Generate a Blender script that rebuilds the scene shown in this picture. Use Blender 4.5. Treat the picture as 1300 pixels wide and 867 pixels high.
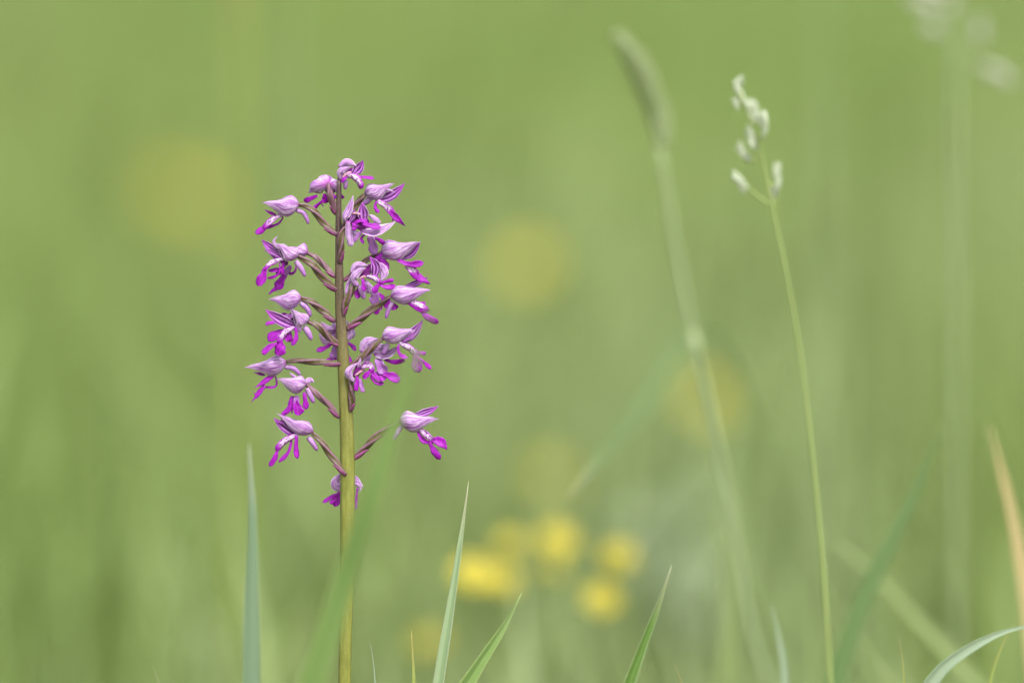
import bpy, math, random
import numpy as np
from mathutils import Vector

for o in list(bpy.data.objects):
    bpy.data.objects.remove(o)
random.seed(7)
rng = np.random.default_rng(11)
SC = bpy.context.scene
COL = SC.collection

# ------------------------------------------------------------------ camera
FOCUS = 2.30                       # metres from lens to the orchid
PITCH = math.radians(5.0)          # looking slightly down
ORCHID_MID = 0.222                 # height of the frame's centre at the orchid
CAM = Vector((0.0, -FOCUS * math.cos(PITCH), ORCHID_MID + FOCUS * math.sin(PITCH)))
FWD = Vector((0, math.cos(PITCH), -math.sin(PITCH)))
UP = Vector((0, math.sin(PITCH), math.cos(PITCH)))
cd = bpy.data.cameras.new('camera')
cam = bpy.data.objects.new('camera', cd)
COL.objects.link(cam)
cam.location = CAM
cam.rotation_euler = (math.pi / 2 - PITCH, 0, 0)
cd.lens = 300
cd.sensor_width = 36
cd.clip_start = 0.05
cd.clip_end = 3000
cd.dof.use_dof = True
cd.dof.focus_distance = FOCUS
cd.dof.aperture_fstop = 4.0
SC.camera = cam

# ------------------------------------------------------------------ light: bright overcast
SUN_EL, SUN_AZ = math.radians(58), math.radians(20)
w = bpy.data.worlds.new('World')
SC.world = w
w.use_nodes = True
nt = w.node_tree
nt.nodes.clear()
sky = nt.nodes.new('ShaderNodeTexSky')
sky.sky_type = 'NISHITA'
sky.sun_disc = False
sky.sun_elevation = SUN_EL
sky.sun_rotation = math.radians(180 - 20)
sky.dust_density = 4.0
sky.air_density = 1.0
hs = nt.nodes.new('ShaderNodeHueSaturation')
hs.inputs['Saturation'].default_value = 0.25
bg = nt.nodes.new('ShaderNodeBackground')
bg.inputs['Strength'].default_value = 0.115
wo = nt.nodes.new('ShaderNodeOutputWorld')
nt.links.new(sky.outputs[0], hs.inputs['Color'])
nt.links.new(hs.outputs[0], bg.inputs['Color'])
nt.links.new(bg.outputs[0], wo.inputs['Surface'])
sd = bpy.data.lights.new('sun', 'SUN')
sd.energy = 1.5
sd.angle = math.radians(16)
sd.color = (1.0, 0.96, 0.90)
sun = bpy.data.objects.new('sun', sd)
COL.objects.link(sun)
sdir = Vector((math.sin(SUN_AZ) * math.cos(SUN_EL), -math.cos(SUN_AZ) * math.cos(SUN_EL), math.sin(SUN_EL)))
sun.rotation_euler = sdir.to_track_quat('Z', 'Y').to_euler()
sun.location = sdir * 5

SC.view_settings.view_transform = 'Standard'
SC.view_settings.look = 'None'
SC.view_settings.gamma = 1.0
SC.view_settings.use_curve_mapping = False
SC.view_settings.exposure = 1.57
SC.render.engine = 'CYCLES'
SC.cycles.use_denoising = True
SC.cycles.denoising_input_passes = 'RGB_ALBEDO_NORMAL'
SC.cycles.sampling_pattern = 'TABULATED_SOBOL'
SC.cycles.max_bounces = 8
SC.cycles.transmission_bounces = 6
SC.cycles.use_adaptive_sampling = False

# ------------------------------------------------------------------ placing things
MM = FOCUS * 36 / 300 / 1300        # one photograph pixel in metres at the focal plane
RIGHT = Vector((1, 0, 0))

def at(x, y, d=0.0):
    """point seen at (x, y) of a 1300 x 867 frame, d metres beyond the orchid"""
    dist = FOCUS + d
    k = 0.12 * dist / 1300
    return CAM + FWD * dist + RIGHT * ((x - 650) * k) - UP * ((y - 433.5) * k)

CROPS = dict(A=(320, 195), B=(425, 195), C=(320, 285), D=(425, 285), E=(320, 365), F=(425, 340),
             G=(425, 400), H=(305, 440), I=(330, 515), J=(435, 500), K=(375, 570))

def q(c, x, y, d=0.0):
    ox, oy = CROPS[c]
    return at(ox + x / 9.63, oy + y / 9.63, d * MM)

# ------------------------------------------------------------------ mesh builder
class MB:
    def __init__(self):
        self.v, self.f, self.a, self.m = [], [], [], []

    def add(self, verts, faces, attr, mat=0):
        n = len(self.v)
        self.v += [tuple(p) for p in verts]
        self.a += attr
        self.f += [tuple(i + n for i in f) for f in faces]
        self.m += [mat] * len(faces)

    def build(self, name, mats, parent=None, origin=None, smooth=True):
        origin = origin or Vector((0, 0, 0))
        me = bpy.data.meshes.new(name)
        me.from_pydata([tuple(Vector(p) - origin) for p in self.v], [], self.f)
        for m in (mats if isinstance(mats, (list, tuple)) else [mats]):
            me.materials.append(m)
        at_ = me.attributes.new('uvw', 'FLOAT_VECTOR', 'POINT')
        at_.data.foreach_set('vector', np.array(self.a, dtype=np.float32).ravel())
        me.polygons.foreach_set('material_index', self.m)
        if smooth:
            me.polygons.foreach_set('use_smooth', [True] * len(me.polygons))
        me.update()
        o = bpy.data.objects.new(name, me)
        COL.objects.link(o)
        if parent is not None:
            o.parent = parent
        else:
            o.location = origin
        return o

def empty(name, loc, parent=None, ploc=None):
    o = bpy.data.objects.new(name, None)
    o.empty_display_size = 0.01
    COL.objects.link(o)
    if parent is not None:
        o.parent = parent
        o.location = loc - ploc
    else:
        o.location = loc
    return o

def tag(o, label, cat, group=None):
    o['label'] = label
    o['category'] = cat
    if group:
        o['group'] = group
    return o

def curve(pts, n):
    """smooth path through the points"""
    pts = [Vector(p) for p in pts]
    if len(pts) == 2:
        return [pts[0].lerp(pts[1], i / n) for i in range(n + 1)]
    seg = [max((b - a).length, 1e-9) for a, b in zip(pts, pts[1:])]
    sl = [(b - a) / h for a, b, h in zip(pts, pts[1:], seg)]
    tan = [sl[0]] + [(sl[i - 1] * seg[i] + sl[i] * seg[i - 1]) / (seg[i - 1] + seg[i]) for i in range(1, len(sl))] + [sl[-1]]
    tan[0] = sl[0] * 1.5 - tan[1] * .5
    tan[-1] = sl[-1] * 1.5 - tan[-2] * .5
    tot = sum(seg)
    out = []
    for i in range(n + 1):
        s = tot * i / n
        k = 0
        while k < len(seg) - 1 and s > seg[k]:
            s -= seg[k]
            k += 1
        h = seg[k]
        t = min(1, s / h)
        t2, t3 = t * t, t * t * t
        out.append(pts[k] * (2 * t3 - 3 * t2 + 1) + tan[k] * (h * (t3 - 2 * t2 + t)) + pts[k + 1] * (3 * t2 - 2 * t3) + tan[k + 1] * (h * (t3 - t2)))
    return out

PROF = {
    'leaf':  [(0, .35), (.15, .7), (.35, 1), (.55, .95), (.75, .66), (.9, .3), (1, .03)],
    'arm':   [(0, .55), (.2, .6), (.45, .75), (.7, 1), (.88, .95), (.96, .62), (1, .15)],
    'lip':   [(0, .55), (.2, .75), (.5, .9), (.8, 1), (.95, .8), (1, .4)],
    'lobe':  [(0, .4), (.2, .55), (.5, .9), (.72, 1), (.88, .86), (.96, .55), (1, .12)],
    'point': [(0, .6), (.3, 1), (.6, .75), (.85, .4), (1, .04)],
    'blade': [(0, .8), (.3, 1), (.55, .95), (.75, .74), (.9, .38), (.97, .13), (1, .02)],
}

def interp(tab, u):
    for (a, x), (b, y) in zip(tab, tab[1:]):
        if u <= b:
            t = (u - a) / (b - a)
            t = t * t * (3 - 2 * t) * .5 + t * .5
            return x + (y - x) * t
    return tab[-1][1]

TOCAM = -FWD

def strap(mb, pts, width, prof='arm', normal=None, cup=0.25, thick=None, n=12, m=5, mat=0, twist=0.0, k=0.0, wav=0.0, fold=0.0, uneven=0.0):
    """a thin tapering sheet with real thickness along a path; cup > 0 lifts its edges along the normal"""
    path = curve(pts, n)
    N0 = Vector(normal if normal is not None else TOCAM).normalized()
    hw0 = width / 2
    thick = thick if thick is not None else min(0.0002, width * .12)
    V, A, F = [], [], []
    ring = 2 * m
    ph = random.random() * 6
    for i, p in enumerate(path):
        u = i / n
        t = (path[min(i + 1, n)] - path[max(i - 1, 0)]).normalized()
        b = t.cross(N0)
        if b.length < 1e-5:
            b = t.orthogonal()
        b.normalize()
        nn = b.cross(t).normalized()
        if twist:
            a = twist * u
            b, nn = b * math.cos(a) + nn * math.sin(a), nn * math.cos(a) - b * math.sin(a)
        hw = hw0 * interp(PROF[prof], u) * (1 + uneven * (math.sin(13 * u + ph) * .6 + math.sin(29 * u + 2 * ph) * .4))
        row_t, row_b = [], []
        for j in range(m):
            v = -1 + 2 * j / (m - 1)
            lift = cup * hw * v * v + wav * hw0 * math.sin(9 * u + ph + 2 * v) * abs(v) + fold * hw * abs(v)
            e = thick * (0.25 + .75 * math.sqrt(max(0, 1 - v * v))) * (.5 if i in (0, n) else 1)
            c = p + b * (hw * v) + nn * lift
            row_t.append((c + nn * e * .5, (u, v, k)))
            row_b.append((c - nn * e * .5, (u, v, k)))
        for c, a in row_t + row_b[::-1]:
            V.append(c)
            A.append(a)
    for i in range(n):
        for j in range(ring):
            j2 = (j + 1) % ring
            F.append((i * ring + j, i * ring + j2, (i + 1) * ring + j2, (i + 1) * ring + j))
    F.append(tuple(range(ring - 1, -1, -1)))
    F.append(tuple(n * ring + j for j in range(ring)))
    mb.add(V, F, A, mat)

def tube(mb, pts, radius, n=16, m=10, mat=0, ribs=0, twist=0.0, depth=.18, k=0.0, flat=1.0):
    """round rod; radius is a function of 0..1; ribs spiral round it"""
    path = curve(pts, n)
    V, A, F = [], [], []
    t0 = (path[1] - path[0]).normalized()
    ref = t0.cross(FWD)
    if ref.length < .1:
        ref = t0.cross(RIGHT)
    ref.normalize()
    for i, p in enumerate(path):
        u = i / n
        t = (path[min(i + 1, n)] - path[max(i - 1, 0)]).normalized()
        b = (ref - t * ref.dot(t)).normalized()
        c = t.cross(b)
        r = radius(u)
        for j in range(m):
            a = 2 * math.pi * j / m
            rib = math.cos(ribs * a + twist * u) if ribs else 0
            rr = r * (1 + depth * rib)
            V.append(p + b * (rr * math.cos(a)) + c * (rr * flat * math.sin(a)))
            A.append((u, rib if ribs else a / math.pi - 1, k))
    for i in range(n):
        for j in range(m):
            j2 = (j + 1) % m
            F.append((i * m + j, i * m + j2, (i + 1) * m + j2, (i + 1) * m + j))
    F.append(tuple(range(m - 1, -1, -1)))
    F.append(tuple(n * m + j for j in range(m)))
    mb.add(V, F, A, mat)

# ------------------------------------------------------------------ materials
def nodes(name):
    m = bpy.data.materials.new(name)
    m.use_nodes = True
    t = m.node_tree
    t.nodes.clear()
    return m, t, (lambda typ, **kw: _node(t, typ, kw)), t.links.new

def _node(t, typ, kw):
    nd = t.nodes.new(typ)
    for k_, v in kw.items():
        if hasattr(nd, k_):
            setattr(nd, k_, v)
        else:
            nd.inputs[k_].default_value = v
    return nd

def ramp(t, fac, stops, link, interp_='LINEAR'):
    r = t.nodes.new('ShaderNodeValToRGB')
    r.color_ramp.interpolation = interp_
    e = r.color_ramp.elements
    while len(e) < len(stops):
        e.new(0.5)
    for el, (p, c) in zip(e, stops):
        el.position = p
        el.color = (*c, 1) if len(c) == 3 else c
    link(fac, r.inputs[0])
    return r.outputs[0]

def mixc(t, link, fac, a, b, mode='MIX'):
    m = t.nodes.new('ShaderNodeMix')
    m.data_type = 'RGBA'
    m.blend_type = mode
    for sock, val in ((m.inputs[0], fac), (m.inputs[6], a), (m.inputs[7], b)):
        if isinstance(val, (int, float)):
            sock.default_value = val
        elif isinstance(val, tuple):
            sock.default_value = (*val, 1)
        else:
            link(val, sock)
    return m.outputs[2]

def math_(t, link, op, a, b=None, c=None):
    m = t.nodes.new('ShaderNodeMath')
    m.operation = op
    for s, val in zip(m.inputs, (a, b, c)):
        if val is None:
            continue
        if isinstance(val, (int, float)):
            s.default_value = val
        else:
            link(val, s)
    return m.outputs[0]

def finish(t, nd, link, color, rough=.5, trans=.3, spec=.3, bump=None, bump_d=0.0001, tcol=None, sheen=0.0):
    p = nd('ShaderNodeBsdfPrincipled')
    p.inputs['Roughness'].default_value = rough
    p.inputs['Specular IOR Level'].default_value = spec
    if sheen:
        p.inputs['Sheen Weight'].default_value = sheen
    link(color, p.inputs['Base Color'])
    out = nd('ShaderNodeOutputMaterial')
    if bump is not None:
        b = nd('ShaderNodeBump')
        b.inputs['Strength'].default_value = .6
        b.inputs['Distance'].default_value = bump_d
        link(bump, b.inputs['Height'])
        link(b.outputs[0], p.inputs['Normal'])
    if trans > 0:
        tr = nd('ShaderNodeBsdfTranslucent')
        link(tcol if tcol is not None else color, tr.inputs['Color'])
        mx = nd('ShaderNodeMixShader')
        mx.inputs[0].default_value = trans
        link(p.outputs[0], mx.inputs[1])
        link(tr.outputs[0], mx.inputs[2])
        link(mx.outputs[0], out.inputs['Surface'])
    else:
        link(p.outputs[0], out.inputs['Surface'])

def uvw(t, nd, link):
    a = nd('ShaderNodeAttribute', attribute_name='uvw')
    s = nd('ShaderNodeSeparateXYZ')
    link(a.outputs['Vector'], s.inputs[0])
    return a.outputs['Vector'], s.outputs[0], s.outputs[1], s.outputs[2]

def veins(t, nd, link, vec, su, sv, scale=1.0, detail=2.0):
    mp = nd('ShaderNodeMapping')
    mp.inputs['Scale'].default_value = (su, sv, 7.0)
    link(vec, mp.inputs[0])
    n = nd('ShaderNodeTexNoise', noise_dimensions='3D')
    n.inputs['Scale'].default_value = scale
    n.inputs['Detail'].default_value = detail
    link(mp.outputs[0], n.inputs['Vector'])
    return n.outputs['Fac']

def mat_sepal():
    m, t, nd, link = nodes('sepal_lilac')
    vec, u, v, k = uvw(t, nd, link)
    f = veins(t, nd, link, vec, 1.6, 5.5, 1.6)
    c = ramp(t, f, [(.32, (.27, .065, .34)), (.44, (.50, .25, .56)), (.58, (.70, .54, .75))], link)
    fine = veins(t, nd, link, vec, 2.0, 14, 1.5)
    fl = ramp(t, fine, [(.40, (.36, .10, .46)), (.52, (1, 1, 1))], link)
    c = mixc(t, link, .62, c, fl, 'MULTIPLY')
    mott = veins(t, nd, link, vec, 5, 4, 1.2, 3)
    c = mixc(t, link, ramp(t, mott, [(.45, (0, 0, 0)), (.70, (.7, .7, .7))], link), c, (.27, .085, .34))
    av = math_(t, link, 'ABSOLUTE', v)
    c = mixc(t, link, ramp(t, av, [(.72, (0, 0, 0)), (1, (.95, .95, .95))], link), c, (.74, .61, .78))
    c = mixc(t, link, ramp(t, u, [(0, (.9, .9, .9)), (.10, (0, 0, 0))], link), c, (.36, .05, .36))
    finish(t, nd, link, c, .6, .36, .2, fine, .00008, sheen=.1)
    return m

def mat_petal():
    m, t, nd, link = nodes('petal_striped')
    vec, u, v, k = uvw(t, nd, link)
    wob = veins(t, nd, link, vec, 2, 2, 1.5)
    s = math_(t, link, 'MULTIPLY_ADD', wob, 2.2, math_(t, link, 'MULTIPLY', v, 8.5))
    st = math_(t, link, 'SINE', s)
    c = ramp(t, math_(t, link, 'MULTIPLY_ADD', st, .5, .5),
             [(.30, (.36, .14, .44)), (.58, (.27, .04, .33)), (.82, (.06, .002, .08))], link)
    c = mixc(t, link, ramp(t, u, [(.55, (0, 0, 0)), (.9, (.8, .8, .8))], link), c, (.32, .045, .38))
    av = math_(t, link, 'ABSOLUTE', v)
    c = mixc(t, link, ramp(t, av, [(.80, (0, 0, 0)), (1, (.9, .9, .9))], link), c, (.52, .31, .58))
    finish(t, nd, link, c, .5, .25, .25, st, .00005)
    return m

def mat_lip():
    m, t, nd, link = nodes('lip_spotted')
    vec, u, v, k = uvw(t, nd, link)
    vo = nd('ShaderNodeTexVoronoi')
    mp = nd('ShaderNodeMapping')
    mp.inputs['Scale'].default_value = (7.5, 2.4, 3.1)
    link(vec, mp.inputs[0])
    link(mp.outputs[0], vo.inputs['Vector'])
    vo.inputs['Scale'].default_value = 1.0
    dots = ramp(t, vo.outputs['Distance'], [(.34, (1, 1, 1)), (.43, (0, 0, 0))], link)
    av = math_(t, link, 'ABSOLUTE', v)
    pale = ramp(t, math_(t, link, 'MULTIPLY', av, 1.0), [(.40, (.56, .42, .60)), (.90, (.36, .05, .42))], link)
    c = mixc(t, link, dots, pale, (.13, .003, .16))
    w_ = veins(t, nd, link, vec, 3, 3, 2)
    uu = math_(t, link, 'MULTIPLY_ADD', w_, .25, u)
    c = mixc(t, link, ramp(t, uu, [(.80, (0, 0, 0)), (.98, (1, 1, 1))], link), c, (.25, .006, .31))
    finish(t, nd, link, c, .5, .25, .25)
    return m

def mat_simple(name, dark, light, rough=.5, trans=.25, su=3, sv=3, spec=.25, tip=None):
    m, t, nd, link = nodes(name)
    vec, u, v, k = uvw(t, nd, link)
    f = veins(t, nd, link, vec, su, sv, 1.5, 3)
    c = ramp(t, f, [(.32, dark), (.66, light)], link)
    if tip:
        c = mixc(t, link, ramp(t, u, [(.25, (0, 0, 0)), (1, (.9, .9, .9))], link), c, tip)
    finish(t, nd, link, c, rough, trans, spec, f, .00006)
    return m

def mat_ovary():
    m, t, nd, link = nodes('ovary_twisted')
    vec, u, v, k = uvw(t, nd, link)
    f = veins(t, nd, link, vec, 6, 2.5, 2.0, 3)
    vv = math_(t, link, 'MULTIPLY_ADD', f, .9, math_(t, link, 'MULTIPLY_ADD', v, .5, .05))
    olive = ramp(t, f, [(.3, (.045, .033, .012)), (.7, (.10, .078, .026))], link)
    mauve = ramp(t, f, [(.3, (.11, .04, .07)), (.7, (.23, .115, .18))], link)
    s = ramp(t, vv, [(.45, (0, 0, 0)), (.74, (1, 1, 1))], link)
    s2 = math_(t, link, 'MAXIMUM', math_(t, link, 'MULTIPLY', s, .8), k)
    c = mixc(t, link, s2, olive, mauve)
    finish(t, nd, link, c, .45, .05, .35, f, .00008)
    return m

def mat_stem():
    m, t, nd, link = nodes('orchid_stem_skin')
    vec, u, v, k = uvw(t, nd, link)
    mp = nd('ShaderNodeMapping')
    geo = nd('ShaderNodeTexCoord')
    link(geo.outputs['Object'], mp.inputs[0])
    mp.inputs['Scale'].default_value = (900, 900, 160)
    n = nd('ShaderNodeTexNoise')
    n.inputs['Scale'].default_value = 1.0
    n.inputs['Detail'].default_value = 3
    link(mp.outputs[0], n.inputs['Vector'])
    f = n.outputs['Fac']
    low = ramp(t, f, [(.3, (.122, .132, .020)), (.7, (.185, .194, .036))], link)
    high = ramp(t, f, [(.3, (.042, .022, .023)), (.7, (.085, .048, .046))], link)
    mid = ramp(t, f, [(.3, (.072, .055, .017)), (.7, (.125, .10, .036))], link)
    c = mixc(t, link, ramp(t, u, [(.72, (0, 0, 0)), (.86, (1, 1, 1))], link), low, mid)
    c = mixc(t, link, ramp(t, u, [(.80, (0, 0, 0)), (.95, (1, 1, 1))], link), c, high)
    sp = nd('ShaderNodeTexVoronoi')
    sp.inputs['Scale'].default_value = 1500
    link(geo.outputs['Object'], sp.inputs['Vector'])
    c = mixc(t, link, ramp(t, sp.outputs['Distance'], [(.10, (.4, .4, .4)), (.30, (0, 0, 0))], link), c, (.26, .25, .12))
    finish(t, nd, link, c, .5, .0, .35, f, .0001)
    return m

def mat_blade(name, dark, light, edge=None, tip=None, trans=.3, rough=.42, sv=9):
    m, t, nd, link = nodes(name)
    vec, u, v, k = uvw(t, nd, link)
    f = veins(t, nd, link, vec, 1.2, sv, 1.6, 3)
    c = ramp(t, f, [(.34, dark), (.66, light)], link)
    if edge:
        av = math_(t, link, 'ABSOLUTE', v)
        c = mixc(t, link, ramp(t, av, [(.66, (0, 0, 0)), (.98, (.9, .9, .9))], link), c, edge)
    if tip:
        c = mixc(t, link, ramp(t, u, [(.90, (0, 0, 0)), (1, (.9, .9, .9))], link), c, tip)
    finish(t, nd, link, c, rough, trans, .3, f, .00008)
    return m

SEPAL, PETAL, LIP = mat_sepal(), mat_petal(), mat_lip()
MAG = mat_simple('lip_magenta', (.15, .001, .185), (.335, .007, .40), trans=.22)
LILAC = mat_simple('lip_lilac', (.26, .07, .33), (.39, .18, .46), trans=.25)
DEEP = mat_simple('throat_deep_magenta', (.05, .002, .055), (.17, .005, .18), trans=.1)
PINK = mat_simple('column_pink', (.28, .10, .15), (.46, .28, .36), trans=.1)
SPUR = mat_simple('spur_lilac', (.34, .16, .42), (.47, .29, .54), trans=.2, tip=(.28, .08, .36))
OVARY, STEM = mat_ovary(), mat_stem()
BRACT = mat_simple('bract_pink', (.13, .02, .085), (.24, .075, .18), trans=.1)
LIPMATS = [LIP, MAG, LILAC]

# ------------------------------------------------------------------ the orchid
ground_at = at(440, 433, 0)
ORCHID = Vector((at(437, 867).x - .0002, 0.0, 0.0))
orchid = empty('military_orchid', ORCHID)
tag(orchid, 'tall orchid spike of lilac hooded and magenta lipped flowers on an olive stem', 'orchid')

spts = [(437.5, 867), (440, 737), (441.3, 646), (441, 573), (439, 511), (435.6, 454), (431.5, 385), (430.3, 320), (429.8, 273), (430.8, 226)]
swid = [16, 17, 18.6, 18.6, 17, 15.2, 12.3, 9.4, 7.6, 5.4]
sp3 = [at(x, y, 0) for x, y in spts]
base = Vector((ORCHID.x, ORCHID.y, 0.0))
mid1 = base.lerp(sp3[0], .5)
sp3 = [base, mid1] + sp3
swid = [15, 15.5] + swid
z0, z1 = 0, sp3[-1].z
zs = [p.z / z1 for p in sp3]
def stem_r(u):
    z = u
    for a, b, x, y in zip(zs, zs[1:], swid, swid[1:]):
        if z <= b:
            return (x + (y - x) * (z - a) / (b - a)) * MM / 2
    return swid[-1] * MM / 2
mb = MB()
tube(mb, sp3, stem_r, n=90, m=28, ribs=7, twist=1.2, depth=.035)
mb.a = [(p[2] / z1, a[1], 0) for p, a in zip(mb.v, mb.a)]
mb.build('stem', STEM, orchid, ORCHID)

def P(spec, d0=0.0):
    """'A 330 765' or 'A 330 765 -4' -> point; depth in photograph pixels, + is away"""
    s = spec.split()
    return q(s[0], float(s[1]), float(s[2]), d0 + (float(s[3]) if len(s) > 3 else 0.0))

FU = [(0, .10), (.05, .48), (.13, .84), (.23, 1), (.36, .80), (.50, .46), (.66, .27), (.84, .15), (1, .02)]
FD = [(0, .10), (.05, .38), (.14, .74), (.30, 1), (.45, .97), (.6, .76), (.76, .46), (.9, .18), (1, .02)]

def hood(fl, org, back, tip, hu, hd, wid=None, roll=0.0, full=0.0, lob=0.13):
    """three overlapping sepals: one dorsal, two lateral, each a curved sheet with thickness"""
    X = (tip - back)
    L = X.length
    X.normalize()
    Z = (UP - X * UP.dot(X)).normalized()
    if roll:
        Yr = X.cross(Z)
        Z = (Z * math.cos(roll) + Yr * math.sin(roll)).normalized()
    Y = Z.cross(X)
    hu, hd = hu * MM, hd * MM
    wd = (wid * MM) if wid else (hu + hd) * .46
    nu, nv = 20, 15
    seeds = random.random() * 20
    tipj = {-1: random.uniform(-.05, .06), 0: random.uniform(-.12, -.02), 1: random.uniform(-.03, .07), 2: random.uniform(0, 2)}
    gape = random.uniform(.08, .24)
    for which in (-1, 0, 1):
        mb = MB()
        V, A, F = [], [], []
        sc = 1.02 if which else .96
        for side in (0, 1):                       # outer, inner skin
            for i in range(nu + 1):
                u = i / nu
                fu = interp(FU, u) * (1 - full) + full * math.sqrt(max(.0004, math.sin(math.pi * min(1, u ** .85))))
                fd = interp(FD, u)
                fs = .5 * (fu + fd)
                if which == 0:
                    a0, a1 = -52, 52
                else:
                    lo = 44 - 8 * u
                    hi = 166 - 46 * max(0, (u - .40) / .60)
                    a0, a1 = (lo, hi) if which > 0 else (-hi, -lo)
                for j in range(nv):
                    v = -1 + 2 * j / (nv - 1)
                    th = math.radians(a0 + (a1 - a0) * (v + 1) / 2)
                    rim = .045 * math.sin(seeds * 3 + 10 * u + which) * v * abs(v)
                    bulge = 1 + rim + lob * (1 - v * v) - lob * .7 + .025 * math.sin(seeds + 6 * u + 3 * v + which)
                    ridge = .035 * math.exp(-(v / .14) ** 2) + .012 * math.cos(v * 13) * math.sin(math.pi * u)
                    r = (bulge + ridge) * sc * (1 - (.00014 / max(wd, .001)) * side)
                    ct, sn = math.cos(th), math.sin(th)
                    z = (hu * fu if ct > 0 else hd * fd) * ct * r
                    y = wd * fs * sn * r
                    jl = L * (1 + (tipj[which] if u > .3 else tipj[which] * (u / .3)) * u)
                    p = back + X * (jl * u) + Z * (z + (.10 * hu * u ** 3 if which == 0 else -.05 * hd * u ** 3 * tipj[2])) + Y * (y + wd * u ** 2.5 * which * gape)
                    V.append(p)
                    A.append((u, v, which * 2.3 + seeds))
        S = (nu + 1) * nv
        for i in range(nu):
            for j in range(nv - 1):
                a = i * nv + j
                F.append((a, a + 1, a + nv + 1, a + nv))
                F.append((S + a, S + a + nv, S + a + nv + 1, S + a + 1))
            for j in (0, nv - 1):
                a = i * nv + j
                F.append((a, a + nv, S + a + nv, S + a) if j == 0 else (a, S + a, S + a + nv, a + nv))
        for i in (0, nu):
            for j in range(nv - 1):
                a = i * nv + j
                F.append((a, S + a, S + a + 1, a + 1) if i == 0 else (a, a + 1, S + a + 1, S + a))
        mb.add(V, F, A)
        mb.build('sepal', [SEPAL], fl, org)

def flower(back, d, ovary=None, ow=9, hoodp=None, sepals=(), petals=(), lip=(), spur=None, throat=(), label=None, omauve=0.0):
    org = P(back, d)
    fl = empty('flower', org, orchid, ORCHID)
    if label:
        fl['label'] = label
    if hoodp:
        tip, hu, hd = hoodp[:3]
        kw = hoodp[3] if len(hoodp) > 3 else {}
        hood(fl, org, org, P(tip, d), hu, hd, **kw)
    for pts, wd, *o in sepals:
        kw = o[0] if o else {}
        mb = MB()
        strap(mb, [P(s, d) for s in pts.split(',')], wd * MM, kw.get('prof', 'leaf'), cup=kw.get('cup', -.45), n=16, m=9,
              normal=(TOCAM + Vector(kw.get('n', (0, 0, .25)))), k=random.random() * 9, wav=.10, uneven=.05, fold=-.12)
        mb.build('sepal', [SEPAL], fl, org)
    for pts, wd, *o in petals:
        kw = o[0] if o else {}
        mb = MB()
        strap(mb, [P(s, d) for s in pts.split(',')], wd * MM, kw.get('prof', 'leaf'), cup=kw.get('cup', .35), n=16, m=9,
              normal=(TOCAM + Vector(kw.get('n', (0, 0, .2)))), k=random.random() * 9, wav=.10, uneven=.04, fold=.15)
        mb.build('petal', [PETAL], fl, org)
    if lip:
        mb = MB()
        for pts, wd, typ, *o in lip:
            kw = o[0] if o else {}
            mi = {'lip': 0, 'arm': 1, 'lobe': 1, 'point': 1, 'lilac': 2}[typ]
            pr = {'lip': 'lip', 'arm': 'arm', 'lobe': 'lobe', 'point': 'point', 'lilac': 'lip'}[typ]
            r = random.uniform
            strap(mb, [P(s, d) for s in pts.split(',')], wd * 1.13 * MM, kw.get('prof', pr), cup=kw.get('cup', r(-.35, .40)), n=12, m=7,
                  normal=(TOCAM + Vector((r(-.25, .25), 0, r(.05, .4)))), mat=mi, k=random.random() * 9,
                  twist=r(-.8, .8), wav=.16, uneven=.12, thick=min(.0002, wd * MM * .16), fold=r(-.1, .25))
        mb.build('lip', LIPMATS, fl, org)
    if throat:
        mb = MB()
        for pts, wd, mi in throat:
            strap(mb, [P(s, d) for s in pts.split(',')], wd * MM, 'lip', cup=.4 if mi == 0 else -.6, n=10, m=7, mat=mi, k=random.random() * 9, thick=.0003)
        mb.build('column', [DEEP, PINK], fl, org)
    if spur:
        pts, wd = spur
        mb = MB()
        tube(mb, [P(s, d) for s in pts.split(',')], lambda u: wd * MM / 2 * (.75 + .3 * math.sin(math.pi * u)) * (1 - .35 * u) * (1 if u < .9 else math.sqrt(max(.04, 1 - ((u - .9) / .1) ** 2))),
             n=14, m=12, k=random.random() * 9)
        mb.build('spur', SPUR, fl, org)
    if ovary:
        pts = [P(s, d) for s in ovary.split(',')]
        mb = MB()
        tube(mb, pts, lambda u: ow * MM / 2 * (.52 + .38 * math.sin(math.pi * min(1, u * 1.02)) ** .9), n=30, m=24, ribs=3,
             twist=random.choice((-1, 1)) * random.uniform(11, 14), depth=.22, k=omauve)
        mb.a = [(a[0], a[1], max(omauve, 0)) for a in mb.a]
        mb.build('ovary', OVARY, fl, org)
        # small pink bract clasping the foot of the ovary
        pa = curve(pts, 20)
        out = (pa[0] - pa[4]).normalized()
        mb = MB()
        side = out.cross(TOCAM).normalized()
        off = -side if side.z > 0 else side
        o_ = ow * MM
        strap(mb, [pa[0] + out * (1.2 * MM) + TOCAM * (1.2 * MM), pa[1] + TOCAM * (o_ * .30) + off * (o_ * .08), pa[3] + TOCAM * (o_ * .38) + off * (o_ * .24), pa[5] + TOCAM * (o_ * .40) + off * (o_ * .40), pa[6] + TOCAM * (o_ * .36) + off * (o_ * .62)],
              ow * .78 * MM, 'point', cup=-.8, n=12, m=7, uneven=.08, thick=.00012, k=random.random() * 9)
        mb.build('bract', BRACT, fl, org)
    return fl

exec_flowers = None
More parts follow.
